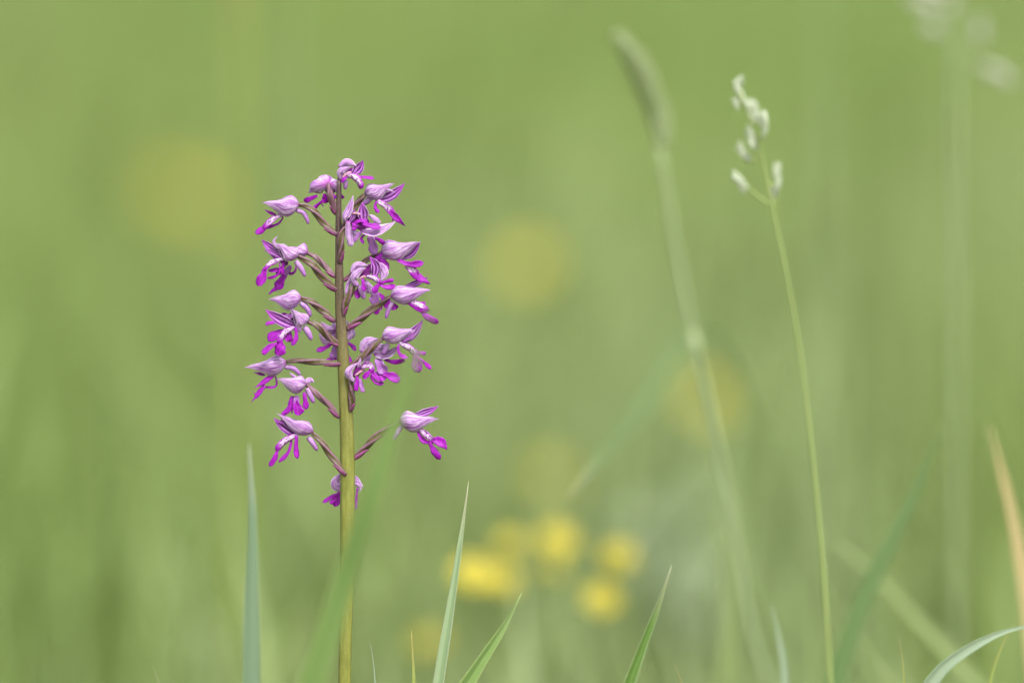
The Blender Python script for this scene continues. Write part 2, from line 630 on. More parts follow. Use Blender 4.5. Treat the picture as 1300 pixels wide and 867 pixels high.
# topmost
flower('B 60 250', -3, None, 8,
       sepals=[('B 50 170 4,B 140 105 2,B 268 160 -3', 11, {'cup': -.6}), ('B 78 338 0,B 62 225 -5,B 195 168 -6', 12, {'cup': -.7, 'n': (-.4, 0, .2)})],
       petals=[('B 215 262 0,B 300 180 2,B 345 82 0', 13.5)],
       lip=[('B 150 272 -6,B 240 290 -9,B 285 350 -10,B 315 435 -9', 9, 'lip', {'cup': -.6}), ('B 240 285 -3,B 340 292 -4,B 482 312 -5', 4.6, 'arm'),
            ('B 150 290 -5,B 110 320 -6,B 100 360 -7', 5.5, 'arm')],
       throat=[('B 90 290 -1,B 180 230 1,B 240 200 2', 9, 0), ('B 95 300 -4,B 150 250 -4,B 205 235 -3', 5, 1)],
       spur=('B 125 320 0,B 130 370 1,B 125 440 2', 7.5))
# upper left, seen from behind
flower('A 930 370', -4, 'A 1022 740 6,A 985 610 2,A 945 470 -3,A 930 372 0', 8.5, ('A 800 430 42', 12.5, 13, {'wid': 19, 'lob': .30}),
       sepals=[('A 905 400 1,A 800 400 2,A 695 485 10', 15, {'cup': -.5}), ('A 945 390 3,A 1000 370 5,A 1030 480 9', 12, {'cup': -.6})],
       lip=[('A 880 490 6,A 895 560 8,A 900 610 9', 9.5, 'lobe'), ('A 865 570 8,A 815 620 10,A 745 682 11', 4.6, 'arm'), ('A 845 600 9,A 878 665 9', 1.8, 'point'),
            ('A 800 515 6,A 720 550 8,A 628 580 9', 6.5, 'arm'), ('A 985 500 6,A 1030 545 8', 6, 'arm'), ('A 1080 490 9,A 1120 550 9', 4, 'arm')], omauve=.75)
# left, shut hood in profile
flower('A 575 625', 0, 'C 1045 125 -3,C 900 15 0,A 770 720 0,A 660 645 0,A 572 628 0', 9, ('A 118 598 -4', 11.5, 18),
       lip=[('A 400 740 -2,A 300 775 -3,A 210 840 -3,C 130 50 -3', 7, 'lip'), ('C 200 20 -3,C 130 60 -3,C 35 105 -3', 8, 'lobe'), ('A 380 780 2,A 330 850 3,C 230 25 3,C 170 50 3', 3.4, 'arm'),
            ('A 290 750 1,A 220 725 1,A 155 685 1', 4, 'point')],
       spur=('A 540 700 2,A 620 720 3,A 665 790 3,A 690 865 3', 7))
# right top
flower('B 365 490', 2, 'B 75 1010 0,B 170 760 2,B 260 620 2,B 372 505 0', 10.5, ('B 735 362 -7', 9.5, 15),
       sepals=[('B 625 440 -10,B 690 455 -10,B 748 482 -9', 2.6, {'prof': 'point'})],
       petals=[('B 500 585 -2,B 690 520 1,B 857 362 -2', 13.5, {'cup': .3})],
       lip=[('B 520 575 -8,B 620 640 -9,B 720 735 -9', 8, 'lip'), ('B 665 700 -9,B 760 790 -9,B 866 890 -8', 8, 'lobe', {'prof': 'point'}), ('B 722 780 -8,B 700 842 -8', 2.2, 'point'),
            ('B 510 585 -10,B 495 650 -11,B 545 722 -12', 4.8, 'arm')],
       spur=('B 440 545 2,B 400 580 2,B 345 620 2', 9))
# front, between the two, face open
flower('B 290 840', -14, 'D 62 470 9,D 78 290 4,D 110 60 3,B 200 860 4', 8.5,
       sepals=[('D 150 -20 0,B 110 800 -3,B 160 680 -3,B 225 512 -2', 11.5, {'cup': -.5, 'n': (-.6, 0, 0)}), ('D 320 90 -3,D 480 105 -7,D 600 65 -10,D 742 -35 -11', 16, {'cup': .5, 'n': (0, 0, .9)}),
               ('B 560 860 4,B 490 800 3,B 412 745 2', 8), ('D 160 -40 -3,D 170 120 -4,D 205 268 -4', 9, {'prof': 'lip'}), ('D 190 30 1,D 270 130 1', 8, {'prof': 'lip'})],
       petals=[('B 350 850 0,B 345 720 1,B 333 598 0', 14, {'cup': .5}), ('B 180 840 1,B 215 770 0,B 240 690 0', 8)],
       throat=[('B 180 760 2,B 290 840 3,B 420 870 2', 19, 0), ('B 215 735 -2,B 270 735 -3,B 315 748 -3', 4, 1)],
       lip=[('B 230 860 -4,B 330 825 -6,B 400 850 -6', 6, 'arm'), ('B 240 850 -4,D 235 10 -6,D 258 68 -6', 7, 'arm'), ('D 340 -15 -9,D 450 20 -12,D 565 45 -13', 8, 'arm'),
            ('D 420 140 6,D 470 260 8,D 480 370 8', 11, 'lilac'), ('D 490 165 7,D 560 200 8,D 610 245 8', 6, 'arm'), ('D 375 120 -2,D 318 180 -2,D 352 238 -3', 4.5, 'arm'),
            ('D 590 340 9,D 540 400 9,D 490 450 9', 6, 'lobe'), ('D 560 420 10,D 605 490 10,D 620 570 10', 11, 'lobe'), ('D 345 70 0,D 290 130 -1,D 230 215 -1', 5, 'lilac')],
       spur=('D 180 60 2,D 200 160 2,D 205 255 2', 8))
# second left pair: behind one first
flower('C 680 345', 10, 'C 1015 640 -8,C 920 545 -5,C 810 425 -2,C 676 350 0', 8, ('C 430 300 10', 11.5, 8),
       lip=[('C 470 500 -4,C 420 580 -5,C 370 670 -5', 7, 'lilac'), ('C 400 600 -5,C 350 700 -6,C 300 800 -6', 11, 'lobe'), ('C 330 770 -6,C 265 800 -6,C 200 858 -6', 4.6, 'arm', {'prof': 'point'}),
            ('C 540 495 0,C 515 585 0,C 440 605 0', 3.4, 'arm'), ('C 480 520 2,C 450 570 2,C 430 600 2', 4, 'arm')], omauve=.6)
flower('C 560 395', -8, 'C 1045 808 6,C 890 680 2,C 740 500 -2,C 562 385 0', 10, ('C 285 225 -12', 9.5, 14),
       sepals=[('C 345 300 -12,C 265 215 -13,C 310 140 -13', 5, {'prof': 'point'}), ('C 440 290 4,C 380 265 0,C 320 270 -6', 7)],
       petals=[('C 400 450 0,C 240 310 -4,C 118 188 -6', 14.5), ('C 390 430 -4,C 270 350 -6,C 152 318 -8', 9)],
       lip=[('C 400 420 -6,C 300 435 -9,C 200 480 -10,C 140 560 -11', 7.5, 'lip', {'cup': -.6}), ('C 160 530 -10,C 135 630 -11,C 65 750 -11', 11, 'lobe'),
            ('C 400 510 0,C 310 560 -1,C 195 575 -2', 6, 'arm'), ('C 335 470 -6,C 325 600 -7,C 180 660 -7', 3.2, 'arm'), ('C 385 450 -5,C 375 540 -5,C 375 620 -4', 4.5, 'arm'),
            ('C 390 560 1,C 340 590 1,C 290 610 1', 5, 'arm')],
       throat=[('C 310 390 -3,C 360 430 -3,C 430 500 -2', 8, 0)],
       spur=('C 530 450 -1,C 595 530 -1,C 650 640 -1', 8))
# right, third
flower('D 565 340', 0, 'D 105 690 3,D 250 570 3,D 400 430 2,D 562 345 0', 7.5, ('D 1052 210 -8', 13, 17.5),
       petals=[('D 790 420 -4,D 930 355 1,D 1045 215 -3', 12, {'cup': .4})],
       lip=[('D 870 500 -8,D 950 560 -9,D 1010 625 -9', 9.5, 'lip'), ('D 930 580 -9,D 1050 660 -10,D 1168 728 -10', 9.5, 'lobe', {'prof': 'point'}),
            ('D 770 435 -9,D 900 485 -11,D 1090 468 -12', 7.5, 'arm'), ('D 1105 668 -9,D 1142 648 -9', 2, 'point')],
       spur=('D 625 400 1,D 560 445 1,D 490 520 1', 9.5))
# centre right, open face
flower('D 380 630', -12, 'F 95 590 8,F 130 440 4,F 190 320 2,F 240 180 2', 9,
       sepals=[('D 200 600 2,D 270 500 0,D 410 505 -2', 11, {'cup': -.6}), ('D 290 760 -3,D 215 660 -6,D 300 560 -7,D 385 535 -7', 12, {'cup': -.6, 'n': (-.4, 0, .2)}),
               ('D 530 470 3,D 600 590 3,D 560 695 2', 13), ('D 350 690 4,D 410 760 4,D 440 840 5', 12, {'prof': 'lip'}), ('D 140 860 4,D 160 740 4,D 215 640 3', 6, {'prof': 'lip'})],
       petals=[('D 480 650 0,D 500 520 0,D 425 395 -1', 12.5, {'cup': .5})],
       throat=[('D 310 660 0,D 380 590 1,D 470 500 1', 11, 0), ('D 300 680 -4,D 330 650 -5,D 380 640 -5', 4, 1)],
       lip=[('D 390 635 -6,D 480 655 -9,D 550 735 -9', 7, 'lip', {'cup': -.7}), ('D 550 715 -9,D 510 770 -10,D 475 840 -10', 7, 'lobe'), ('D 540 725 -9,D 640 695 -10,D 725 680 -10', 4.8, 'arm'),
            ('D 550 735 -9,D 650 765 -9,D 745 742 -9', 8, 'lobe'), ('D 340 665 -8,D 350 745 -9,D 358 820 -9', 5.6, 'arm'),
            ('F 450 270 8,F 495 350 9,F 450 440 9', 11, 'lilac'), ('F 520 310 8,F 570 350 9,F 600 400 9', 6, 'arm'), ('F 290 250 3,F 270 320 4,F 300 375 4', 7, 'lobe'),
            ('F 650 370 10,F 640 430 10,F 600 480 10', 10, 'lobe'), ('F 560 470 10,F 530 510 10,F 485 568 10', 6, 'lobe'), ('F 575 460 10,F 574 528 10', 2, 'point'), ('F 690 430 11,F 730 470 11,F 755 510 11', 9, 'lobe')],
       spur=('F 310 220 0,F 335 300 0,F 360 385 0', 9))
# right, fourth, plump shut hood
flower('F 680 350', -2, 'F 148 745 3,F 330 610 1,F 510 470 0,F 676 356 0', 10, ('F 1162 268 -3', 12, 14.5, {'full': .35}),
       petals=[('F 860 230 3,F 980 200 4,F 1130 120 3', 8.5)],
       lip=[('F 900 400 -2,F 1000 435 -6,F 1140 515 -7', 7.5, 'lip'), ('F 890 420 -4,F 960 475 -6,F 1030 510 -8,F 1158 518 -8', 5.5, 'arm'), ('F 1020 435 -2,F 1112 435 -2', 4, 'arm'),
            ('F 1040 500 -6,F 1140 610 -7,F 1270 670 -7', 8.5, 'lobe')],
       spur=('F 715 410 1,F 660 500 1,F 626 622 1', 7.5))
# left, third, shut hood
flower('E 600 122', 2, 'E 1012 412 -2,E 880 300 0,E 760 200 0,E 596 128 0', 9.5, ('E 203 132 -4', 9.8, 18),
       lip=[('E 490 330 2,E 420 350 2,E 345 335 2', 8, 'arm'), ('E 440 400 4,E 300 430 4,E 160 455 4', 6, 'arm')],
       spur=('E 590 190 2,E 670 250 2,E 712 360 2', 8.5))
# left, third, in front, open
flower('E 680 412', -10, 'E 1095 715 9,E 950 620 4,E 830 490 0,E 676 415 0', 9.5, ('E 478 262 -15', 7, 14.5),
       sepals=[('E 640 350 0,E 570 480 -10,E 575 548 -8', 9, {'prof': 'lip'})],
       petals=[('E 530 480 -2,E 340 400 -6,E 163 270 -8', 15, {'cup': .45}), ('E 500 350 -1,E 420 370 -4,E 330 385 -6', 7)],
       throat=[('E 360 350 0,E 430 390 0,E 510 400 0', 9, 0)],
       lip=[('E 520 485 -9,E 410 540 -11,E 320 680 -12', 8, 'lip', {'cup': -.4}), ('E 345 640 -11,E 340 740 -12,E 340 835 -12', 14, 'lobe'), ('E 310 680 -11,E 210 735 -12,E 130 820 -13', 7.5, 'lobe'),
            ('E 525 490 -10,E 540 610 -12,E 482 708 -13', 5.6, 'arm'), ('E 410 540 -5,E 290 570 -6,E 195 655 -6', 12, 'lobe'), ('E 460 540 -5,E 450 610 -6,E 435 665 -6', 10, 'lobe')],
       spur=('E 635 480 -4,E 690 560 -4,E 725 645 -4', 9))
# hidden behind the stem, seen from the back
flower('E 1050 530', 20, None, 8, ('E 1080 570 62', 12, 15, {'wid': 20, 'lob': .30}),
       sepals=[('E 1010 520 0,E 930 500 1,E 838 415 3', 8.5), ('E 1040 560 1,E 920 640 4,E 815 560 8', 15), ('E 1130 480 1,E 1195 500 3,E 1150 395 6', 7), ('E 1120 640 1,E 1190 600 2,E 1205 500 6', 7)],
       lip=[('E 975 680 2,E 890 740 3,E 782 768 4', 6.8, 'arm'), ('E 1170 675 2,E 1230 710 3,E 1278 772 4', 6.8, 'arm'), ('E 1040 690 2,E 1020 800 3,E 990 880 3', 12, 'lilac'),
            ('E 1030 860 3,E 950 890 3,E 880 945 3', 6.5, 'lobe'), ('G 140 480 3,G 190 540 3,G 205 600 3', 5, 'lobe')])
# right, fifth
flower('G 578 272', -2, 'G 162 632 4,G 330 520 2,G 460 400 0,G 590 285 0', 8.5, ('G 985 185 -8', 12, 13, {'full': .2}),
       petals=[('G 800 330 -3,G 950 235 1,G 1077 60 -2', 14, {'cup': .3}), ('G 830 330 -8,G 910 270 -9,G 985 190 -9', 5)],
       lip=[('G 790 335 -7,G 920 410 -9,G 1020 510 -10', 8.5, 'lip', {'cup': -.5}), ('G 985 480 -9,G 1000 590 -10,G 1030 705 -10', 13, 'lobe'), ('G 1030 520 -9,G 1100 585 -9,G 1180 660 -9', 5, 'arm'),
            ('G 980 455 -7,G 1040 462 -7,G 1118 470 -7', 5, 'arm'), ('G 780 360 -8,G 795 480 -9,G 895 525 -10', 4.6, 'arm')],
       spur=('G 650 350 1,G 625 410 1,G 590 480 1', 8))
# right, behind the fifth
flower('G 520 430', 9, None, 8,
       sepals=[('G 325 460 2,G 390 330 0,G 530 290 0', 14), ('G 480 480 0,G 640 490 -3,G 780 380 -5', 14, {'cup': .45, 'n': (0, 0, .7)}), ('G 420 440 1,G 540 400 0,G 640 360 0', 12), ('G 430 460 0,G 400 530 0,G 375 590 0', 9, {'prof': 'lip'})],
       lip=[('G 610 540 -2,G 740 575 -4,G 858 548 -5', 6.5, 'arm'), ('G 530 530 -2,G 560 620 -4,G 620 710 -4', 12, 'lilac'), ('G 440 720 -5,G 540 740 -6,G 620 790 -6', 11, 'lobe'),
            ('G 580 720 -5,G 690 750 -6,G 792 815 -6', 11, 'lobe'), ('G 440 740 -4,G 500 820 -5,G 600 832 -5', 5.5, 'arm')])
# front, low on the right
flower('G 250 720', -14, 'G 175 1175 8,G 210 1040 4,G 205 920 3,G 200 790 3', 9,
       sepals=[('G 240 810 -1,G 150 715 -4,G 285 580 -3', 10, {'cup': -.5, 'n': (-.4, 0, .1)}), ('G 270 640 1,G 300 590 0,G 315 520 0', 5, {'prof': 'point'}), ('G 240 820 -4,G 195 740 -6,G 220 660 -6', 5)],
       throat=[('G 240 760 1,G 280 690 2,G 315 610 2', 11, 0), ('G 245 745 -3,G 310 700 -4,G 370 665 -4', 4.5, 1)],
       petals=[('G 330 660 0,G 370 610 -1,G 460 610 -2', 7)],
       lip=[('G 330 640 -5,G 440 620 -8,G 465 700 -9', 6.5, 'lip'), ('G 440 665 -8,G 400 720 -9,G 345 775 -9', 6.5, 'lobe'), ('G 430 680 -8,G 480 740 -8,G 560 800 -7', 6, 'lobe'),
            ('G 275 750 -6,G 270 820 -7,G 262 930 -8', 6.5, 'arm'), ('G 300 780 -3,G 325 860 -4,G 350 945 -4', 6, 'lilac')])
# left, fourth, long pointed hood on a level ovary
flower('H 562 190', 0, 'H 1215 215 -6,H 1040 195 -2,H 880 185 0,H 720 172 0,H 560 188 0', 8.5, ('H 70 240 -3', 9.5, 17),
       lip=[('H 420 330 -3,H 290 430 -4,H 172 505 -4', 7, 'arm', {'prof': 'point'}), ('H 300 470 -3,H 220 570 -4,H 132 685 -4', 7, 'lobe', {'prof': 'point'}), ('H 195 580 -4,H 212 642 -4', 1.8, 'point'),
            ('H 185 590 -4,H 165 550 -4', 1.6, 'point'), ('H 430 360 1,H 440 480 2,H 290 495 2', 3.4, 'arm'), ('H 300 350 1,H 160 312 0', 3.6, 'point')],
       spur=('H 545 250 2,H 645 265 2,H 735 350 2', 7.5))
flower('H 805 460', -6, 'H 1205 865 5,H 1070 700 2,H 950 590 0,H 808 465 0', 8.5, ('H 462 385 -8', 9.5, 16.5),
       sepals=[('H 800 450 1,H 850 410 2,H 905 435 3', 9), ('H 690 400 6,H 640 350 6,H 600 318 6', 5, {'prof': 'point'})],
       lip=[('H 695 600 -4,H 685 650 -5,H 680 710 -5', 7.5, 'lilac'), ('H 670 660 -5,H 690 750 -6,H 725 840 -6', 12.5, 'lobe'), ('H 640 605 -3,H 610 740 -4,H 505 860 -4,I 262 175 -4', 8, 'lobe', {'prof': 'point'}),
            ('H 780 560 -3,H 795 660 -4,H 805 770 -4', 7, 'arm'), ('H 637 740 -4,H 630 832 -4', 2.2, 'point')],
       spur=('H 815 510 -1,H 860 600 -1,H 900 690 -1', 8.5), omauve=.7)
# left, lowest, open
flower('I 650 322', -2, 'I 1050 840 -7,I 890 640 -3,I 780 480 -1,I 642 335 0', 9, ('I 228 92 -7', 8.5, 14),
       petals=[('I 460 370 0,I 310 275 -2,I 168 150 -3', 13), ('I 430 290 -3,I 310 205 -4,I 200 195 -5', 8)],
       throat=[('I 370 260 1,I 400 300 1,I 440 350 1', 6, 0)],
       lip=[('I 455 355 -6,I 310 425 -8,I 200 545 -9', 8, 'lip', {'cup': -.5}), ('I 215 510 -8,I 190 620 -9,I 112 740 -9', 6.5, 'lobe'), ('I 385 420 -4,I 340 580 -5,I 226 688 -5', 5, 'arm'),
            ('I 450 365 -8,I 445 500 -9,I 462 650 -10', 6.6, 'arm')],
       spur=('I 585 385 1,I 645 455 1,I 700 550 1', 8))
# right, lowest
flower('J 688 332', -2, 'J 135 795 3,J 280 650 2,J 420 520 0,J 560 410 0,J 686 340 0', 9.5, ('J 1178 290 -4', 12, 17),
       petals=[('J 880 260 2,J 1030 225 3,J 1172 148 2', 10)],
       lip=[('J 940 430 -4,J 1030 500 -6,J 1120 590 -6', 7, 'lip'), ('J 920 460 -3,J 990 570 -4,J 1120 600 -4', 6, 'arm', {'prof': 'leaf'}), ('J 1100 560 -6,J 1190 590 -7,J 1275 680 -7', 11.5, 'lobe', {'prof': 'leaf'}),
            ('J 1060 590 -6,J 1120 700 -7,J 1195 800 -7', 8.5, 'lobe')],
       spur=('J 725 390 1,J 660 490 1,J 615 570 1', 7.5))
# lowest, behind the stem
flower('K 640 420', 16, None, 8,
       sepals=[('K 620 490 0,K 490 420 2,K 560 290 3', 14), ('K 690 310 0,K 780 420 2,K 838 470 3', 9), ('K 640 300 0,K 640 480 0', 16), ('K 720 420 1,K 790 450 1,K 780 530 1', 7)],
       lip=[('K 580 480 2,K 530 590 3,K 480 705 3', 12, 'lobe'), ('K 570 520 2,K 450 580 3,K 336 655 3', 5, 'arm'), ('K 520 590 3,K 420 668 3', 5, 'lobe'), ('K 760 470 2,K 745 620 3,K 735 742 3', 4, 'arm')])
# ------------------------------------------------------------------ grass colours
def blade(name, pts, width, d, mat, label, normal=None, cup=.5, fold=0.0, dd=(0, 0), group=None, prof='blade', cat='grass blade', root=True, n=48, thick=.0003):
    """grass blade through picture points (root first), carried on down to the soil"""
    k = len(pts)
    P3 = [at(x, y, d + dd[0] + (dd[1] - dd[0]) * i / (k - 1)) for i, (x, y) in enumerate(pts)]
    if root:
        a, b = P3[0], P3[1]
        dr = (a - b).normalized()
        if dr.z > -.75:
            dr = (dr + Vector((0, 0, -1.2))).normalized()
        foot = a + dr * (a.z / max(.2, -dr.z))
        foot.z = 0.0
        P3 = [foot] + P3
    org = P3[0].copy()
    mb = MB()
    wk = width * MM * (FOCUS + d) / FOCUS
    strap(mb, P3, wk, prof, normal=normal or (TOCAM + Vector((.15, 0, .2))), cup=cup, n=n, m=9, thick=thick, k=random.random() * 9, fold=fold)
    o = mb.build(name, mat, None, org)
    o['kind'] = 'thing'
    return tag(o, label, cat, group)

G_SAGE = mat_blade('blade_sage', (.125, .195, .11), (.185, .265, .165), tip=(.32, .36, .26))
G_FRESH = mat_blade('blade_fresh', (.205, .322, .095), (.265, .385, .128), edge=(.31, .40, .145), tip=(.28, .36, .15), trans=.45, rough=.7)
G_PALE = mat_blade('blade_pale', (.20, .30, .14), (.30, .38, .22), edge=(.33, .40, .25), tip=(.42, .40, .26))
G_DEEP = mat_blade('blade_deep_green', (.09, .17, .032), (.14, .24, .055), edge=(.26, .34, .16), tip=(.34, .34, .22))
G_BLUE = mat_blade('blade_bluish', (.095, .165, .052), (.145, .225, .08))
G_YEL = mat_blade('blade_yellowish', (.22, .28, .06), (.31, .36, .10), tip=(.38, .30, .12))
G_GLAUC = mat_blade('blade_glaucous', (.21, .285, .18), (.30, .37, .26))
G_TAN = mat_blade('blade_dried', (.30, .235, .10), (.42, .35, .17), trans=.2)
G_FAR = mat_blade('blade_far_green', (.16, .215, .075), (.205, .26, .10), trans=.2)
G_STALK = mat_blade('stalk_green', (.19, .245, .072), (.26, .32, .11), trans=.1)
G_STALKP = mat_blade('stalk_pale', (.19, .25, .115), (.26, .31, .165), trans=.1)

# ------------------------------------------------------------------ grass blades one can single out
blade('blade_of_grass', [(392, 880), (437, 737), (468, 640), (512, 500), (556, 368)], 37, -0.115, G_FRESH,
      'long blurred green blade leaning right across the orchid stem', dd=(0.01, -0.02), fold=.1, cup=.15, normal=(TOCAM + Vector((.25, 0, .9))))
blade('blade_of_grass', [(317, 890), (318, 760), (320, 660), (316, 562)], 31, -0.05, G_SAGE,
      'upright grey green blade standing left of the orchid stem', normal=(TOCAM + Vector((.5, 0, 0))), cup=.4)
blade('blade_of_grass', [(555, 880), (571, 780), (583, 700), (595, 611)], 19, 0.006, G_PALE,
      'tall sharp pale green blade just right of the orchid stem', normal=(TOCAM + Vector((-.3, 0, 0))), cup=.4)
blade('blade_of_grass', [(582, 885), (612, 838), (640, 795), (662, 753)], 44, 0.012, G_FRESH,
      'folded blade with pale rims leaning right, shorter than the tall pale blade beside it', fold=.9, cup=0, prof='leaf')
blade('blade_of_grass', [(792, 885), (815, 822), (838, 762), (853, 717)], 25, -0.018, G_DEEP,
      'short dark green blade with pale edges below the yellow buttercups', cup=.6, fold=.3)
blade('blade_of_grass', [(477, 885), (475, 850), (472.5, 830), (469.5, 814)], 7, 0.004, G_GLAUC,
      'tiny pale bluish blade tip just right of the orchid stem foot')
blade('blade_of_grass', [(525, 885), (525, 850), (523.5, 825), (522.5, 800)], 11.5, -0.004, G_YEL,
      'small upright yellowish blade tip left of the tall pale blade')
blade('blade_of_grass', [(998, 890), (994, 840), (987, 800), (979, 768)], 19, 0.075, G_GLAUC,
      'blurred pale grey blade tip left of the thin oat stalk foot')
blade('blade_of_grass', [(1148, 885), (1147, 850), (1144, 825), (1140.5, 805)], 5.5, 0.01, G_YEL,
      'tiny thin green blade tip low at the right beneath the dark blurred blade', thick=.0002)
blade('blade_of_grass', [(1170, 885), (1195, 850), (1233, 822), (1275, 802), (1318, 793)], 33, -0.02, G_GLAUC,
      'pale silvery blade arching right out of the lower corner', cup=.5, prof='blade')
blade('blade_of_grass', [(1253, 885), (1262, 845), (1274, 815), (1292, 785)], 7.5, 0.03, G_YEL,
      'thin yellowish blade crossing under the silvery arching blade')
blade('blade_of_grass', [(1052, 890), (1090, 775), (1130, 690), (1168, 610), (1196, 540)], 30, 0.12, G_BLUE,
      'broad dark blurred blade leaning right, between oat stalk and the dried tan blade', fold=.25, cup=.1, normal=(TOCAM + Vector((.2, 0, .55))))
blade('blade_of_grass', [(1255, 885), (1170, 790), (1100, 718), (1030, 668)], 24, 0.20, G_FAR,
      'faint blurred blade leaning left behind the broad dark blade')
blade('blade_of_grass', [(1010, 890), (960, 600), (890, 432), (810, 520), (720, 633)], 25, 0.17, G_DEEP,
      'blurred slanting blade between yellow flowers and the cat tail grass stalk', normal=(TOCAM + Vector((.6, 0, .3))), dd=(.6, -.06))
blade('dried_blade_of_grass', [(1318, 880), (1302, 745), (1285, 655), (1256, 540)], 27, 0.125, G_TAN,
      'dried tan blade leaning left at the right edge', cup=.3)
blade('blade_of_grass', [(206, 885), (202, 866), (197.5, 855), (193, 843)], 4.5, 0.015, G_PALE,
      'minute pale blade tip at the bottom left')
blade('blade_of_grass', [(868, 885), (865, 866), (861, 855), (856.5, 842)], 7.5, 0.02, G_YEL,
      'minute blunt yellowish blade tip right of the short dark green blade')
blade('blade_of_grass', [(1140, 885), (1080, 800), (1052, 745), (1040, 700)], 16, 0.24, G_FAR,
      'faint blurred blade curving left behind the oat stalk')
blade('blade_of_grass', [(920, 885), (926, 800), (925, 720), (915, 640)], 30, 0.24, G_FAR,
      'wide faint pale blade behind the cat tail grass stalk')

# ------------------------------------------------------------------ flowering grasses
def stalk_of(parent, org, pts, d, width, mat, name='stalk', taper=.5, n=40):
    P3 = [at(x, y, d) for x, y in pts]
    a, b = P3[0], P3[1]
    dr = (a - b).normalized()
    foot = a + dr * (a.z / max(.2, -dr.z))
    foot.z = 0
    P3 = [foot] + P3
    mb = MB()
    wk = width * MM * (FOCUS + d) / FOCUS / 2
    tube(mb, P3, lambda u: wk * (1 - (1 - taper) * u), n=n, m=10, ribs=5, depth=.08)
    mb.build(name, mat, parent, org)
    return foot

def foot_of(pts, d):
    a, b = at(*pts[0], d), at(*pts[1], d)
    dr = (a - b).normalized()
    f = a + dr * (a.z / max(.2, -dr.z))
    f.z = 0
    return f

SEED = mat_blade('seed_head_pale', (.36, .45, .22), (.52, .58, .34), trans=.4, sv=4)
SEEDW = mat_blade('spikelet_white', (.26, .33, .19), (.58, .61, .48), trans=.2, sv=4)
SEEDP = mat_blade('spikelet_grey', (.34, .36, .28), (.50, .50, .42), trans=.2, sv=4)

# cat tail grass with a drooping head
d = 0.185
pts = [(985, 890), (962, 830), (930, 660), (906, 540), (882, 432), (858, 310), (838, 185)]
F0 = foot_of(pts, d)
t = empty('cat_tail_grass', F0)
tag(t, 'blurred cat tail grass with a drooping cylindrical seed head on a jointed stalk', 'grass stalk')
stalk_of(t, F0, pts, d, 11.5, G_STALKP, taper=.62)
mb = MB()
tube(mb, [at(886, 452, d), at(883, 436, d), at(879, 420, d)], lambda u: 7.4 * MM * (1 - .35 * abs(2 * u - 1)), n=10, m=12)
mb.build('stalk_node', SEED, t, F0)
mb = MB()
hp = [at(842, 186, d), at(836, 150, d), at(822, 112, d - .004), at(803, 72, d - .008), at(782, 43, d - .012)]
hc = curve(hp, 60)
core = 15.5 * MM * 1.07
tube(mb, hp, lambda u: core * .72 * math.sqrt(max(.05, math.sin(math.pi * min(.97, .10 + u * .88)))), n=30, m=12)
for i in range(420):
    u = random.random()
    c = hc[int(u * 59)]
    tdir = (hc[min(60, int(u * 59) + 1)] - hc[max(0, int(u * 59) - 1)]).normalized()
    side = tdir.orthogonal().normalized()
    a = random.random() * 6.283
    r = side * math.cos(a) + tdir.cross(side) * math.sin(a)
    rr = core * math.sqrt(max(.05, math.sin(math.pi * min(.97, .10 + u * .88))))
    p0 = c + r * rr * .6
    strap(mb, [p0, p0 + r * rr * .28 + tdir * .0008, p0 + r * rr * .5 + tdir * .0022], .0009, 'leaf', normal=r, n=3, m=3, thick=.0002, k=random.random())
o = mb.build('seed_head', SEED, t, F0)
o['kind'] = 'stuff'

def spikelet(parent, org, p0, p1, mat, wid, nsc=5):
    mb = MB()
    ax = (p1 - p0)
    L = ax.length
    ax.normalize()
    s = ax.cross(FWD).normalized()
    tube(mb, [p0, p0 + ax * L * .5, p0 + ax * L * .9], lambda u: wid * .22 * (1 - .5 * u), n=6, m=8)
    for i in range(nsc):
        a = i * 2.4 + random.random()
        r = s * math.cos(a) + ax.cross(s) * math.sin(a)
        b = p0 + ax * L * (.02 + .42 * i / nsc)
        strap(mb, [b, b + r * wid * .36 + ax * L * .25, b + r * wid * random.uniform(.16, .5) + ax * L * random.uniform(.45, .7)], wid * .5, 'leaf', normal=r, cup=-.5, n=6, m=5, thick=.00025, k=random.random() * 9)
    return mb.build('spikelet', mat, parent, org)

# oat grass, the sharpest of the stalks
d = 0.062
pts = [(1056, 890), (1048, 760), (1034, 600), (1016, 450), (994, 325), (982, 268), (971, 215), (962, 180), (950, 148), (937, 110)]
F0 = foot_of(pts, d)
oat = empty('oat_grass', F0)
tag(oat, 'slender oat grass with separate whitish spikelets at its top', 'grass stalk')
stalk_of(oat, F0, pts, d, 7.6, G_STALK, taper=.42, n=60)
for (x0, y0, x1, y1, wd) in [(938, 122, 933, 100, 9), (944, 132, 938, 112, 9), (937, 140, 931, 122, 9), (954, 152, 949, 124, 12), (963, 142, 952, 126, 10), (972, 168, 967, 138, 14), (963, 190, 946, 162, 12),
                             (950, 206, 934, 180, 12), (957, 190, 949, 172, 10), (949, 239, 927, 219, 13), (985, 232, 987, 203, 12), (984, 254, 982, 233, 11), (940, 112, 941, 94, 8), (950, 140, 944, 122, 8), (958, 158, 962, 138, 9), (968, 176, 974, 158, 8), (954, 208, 944, 190, 9), (946, 246, 936, 228, 9), (986, 244, 990, 224, 9), (956, 172, 947, 158, 8)]:
    dz = random.uniform(-.006, .006)
    spikelet(oat, F0, at(x0, y0, d + dz), at(x1, y1, d + dz), SEEDW, wd * 1.0 * MM, 7)
def twig(parent, org, pts, d, wpx, mat):
    mb = MB()
    tube(mb, [at(x, y, d) for x, y in pts], lambda u: wpx * MM / 2 * (1 - .4 * u), n=8, m=8)
    mb.build('twig', mat, parent, org)
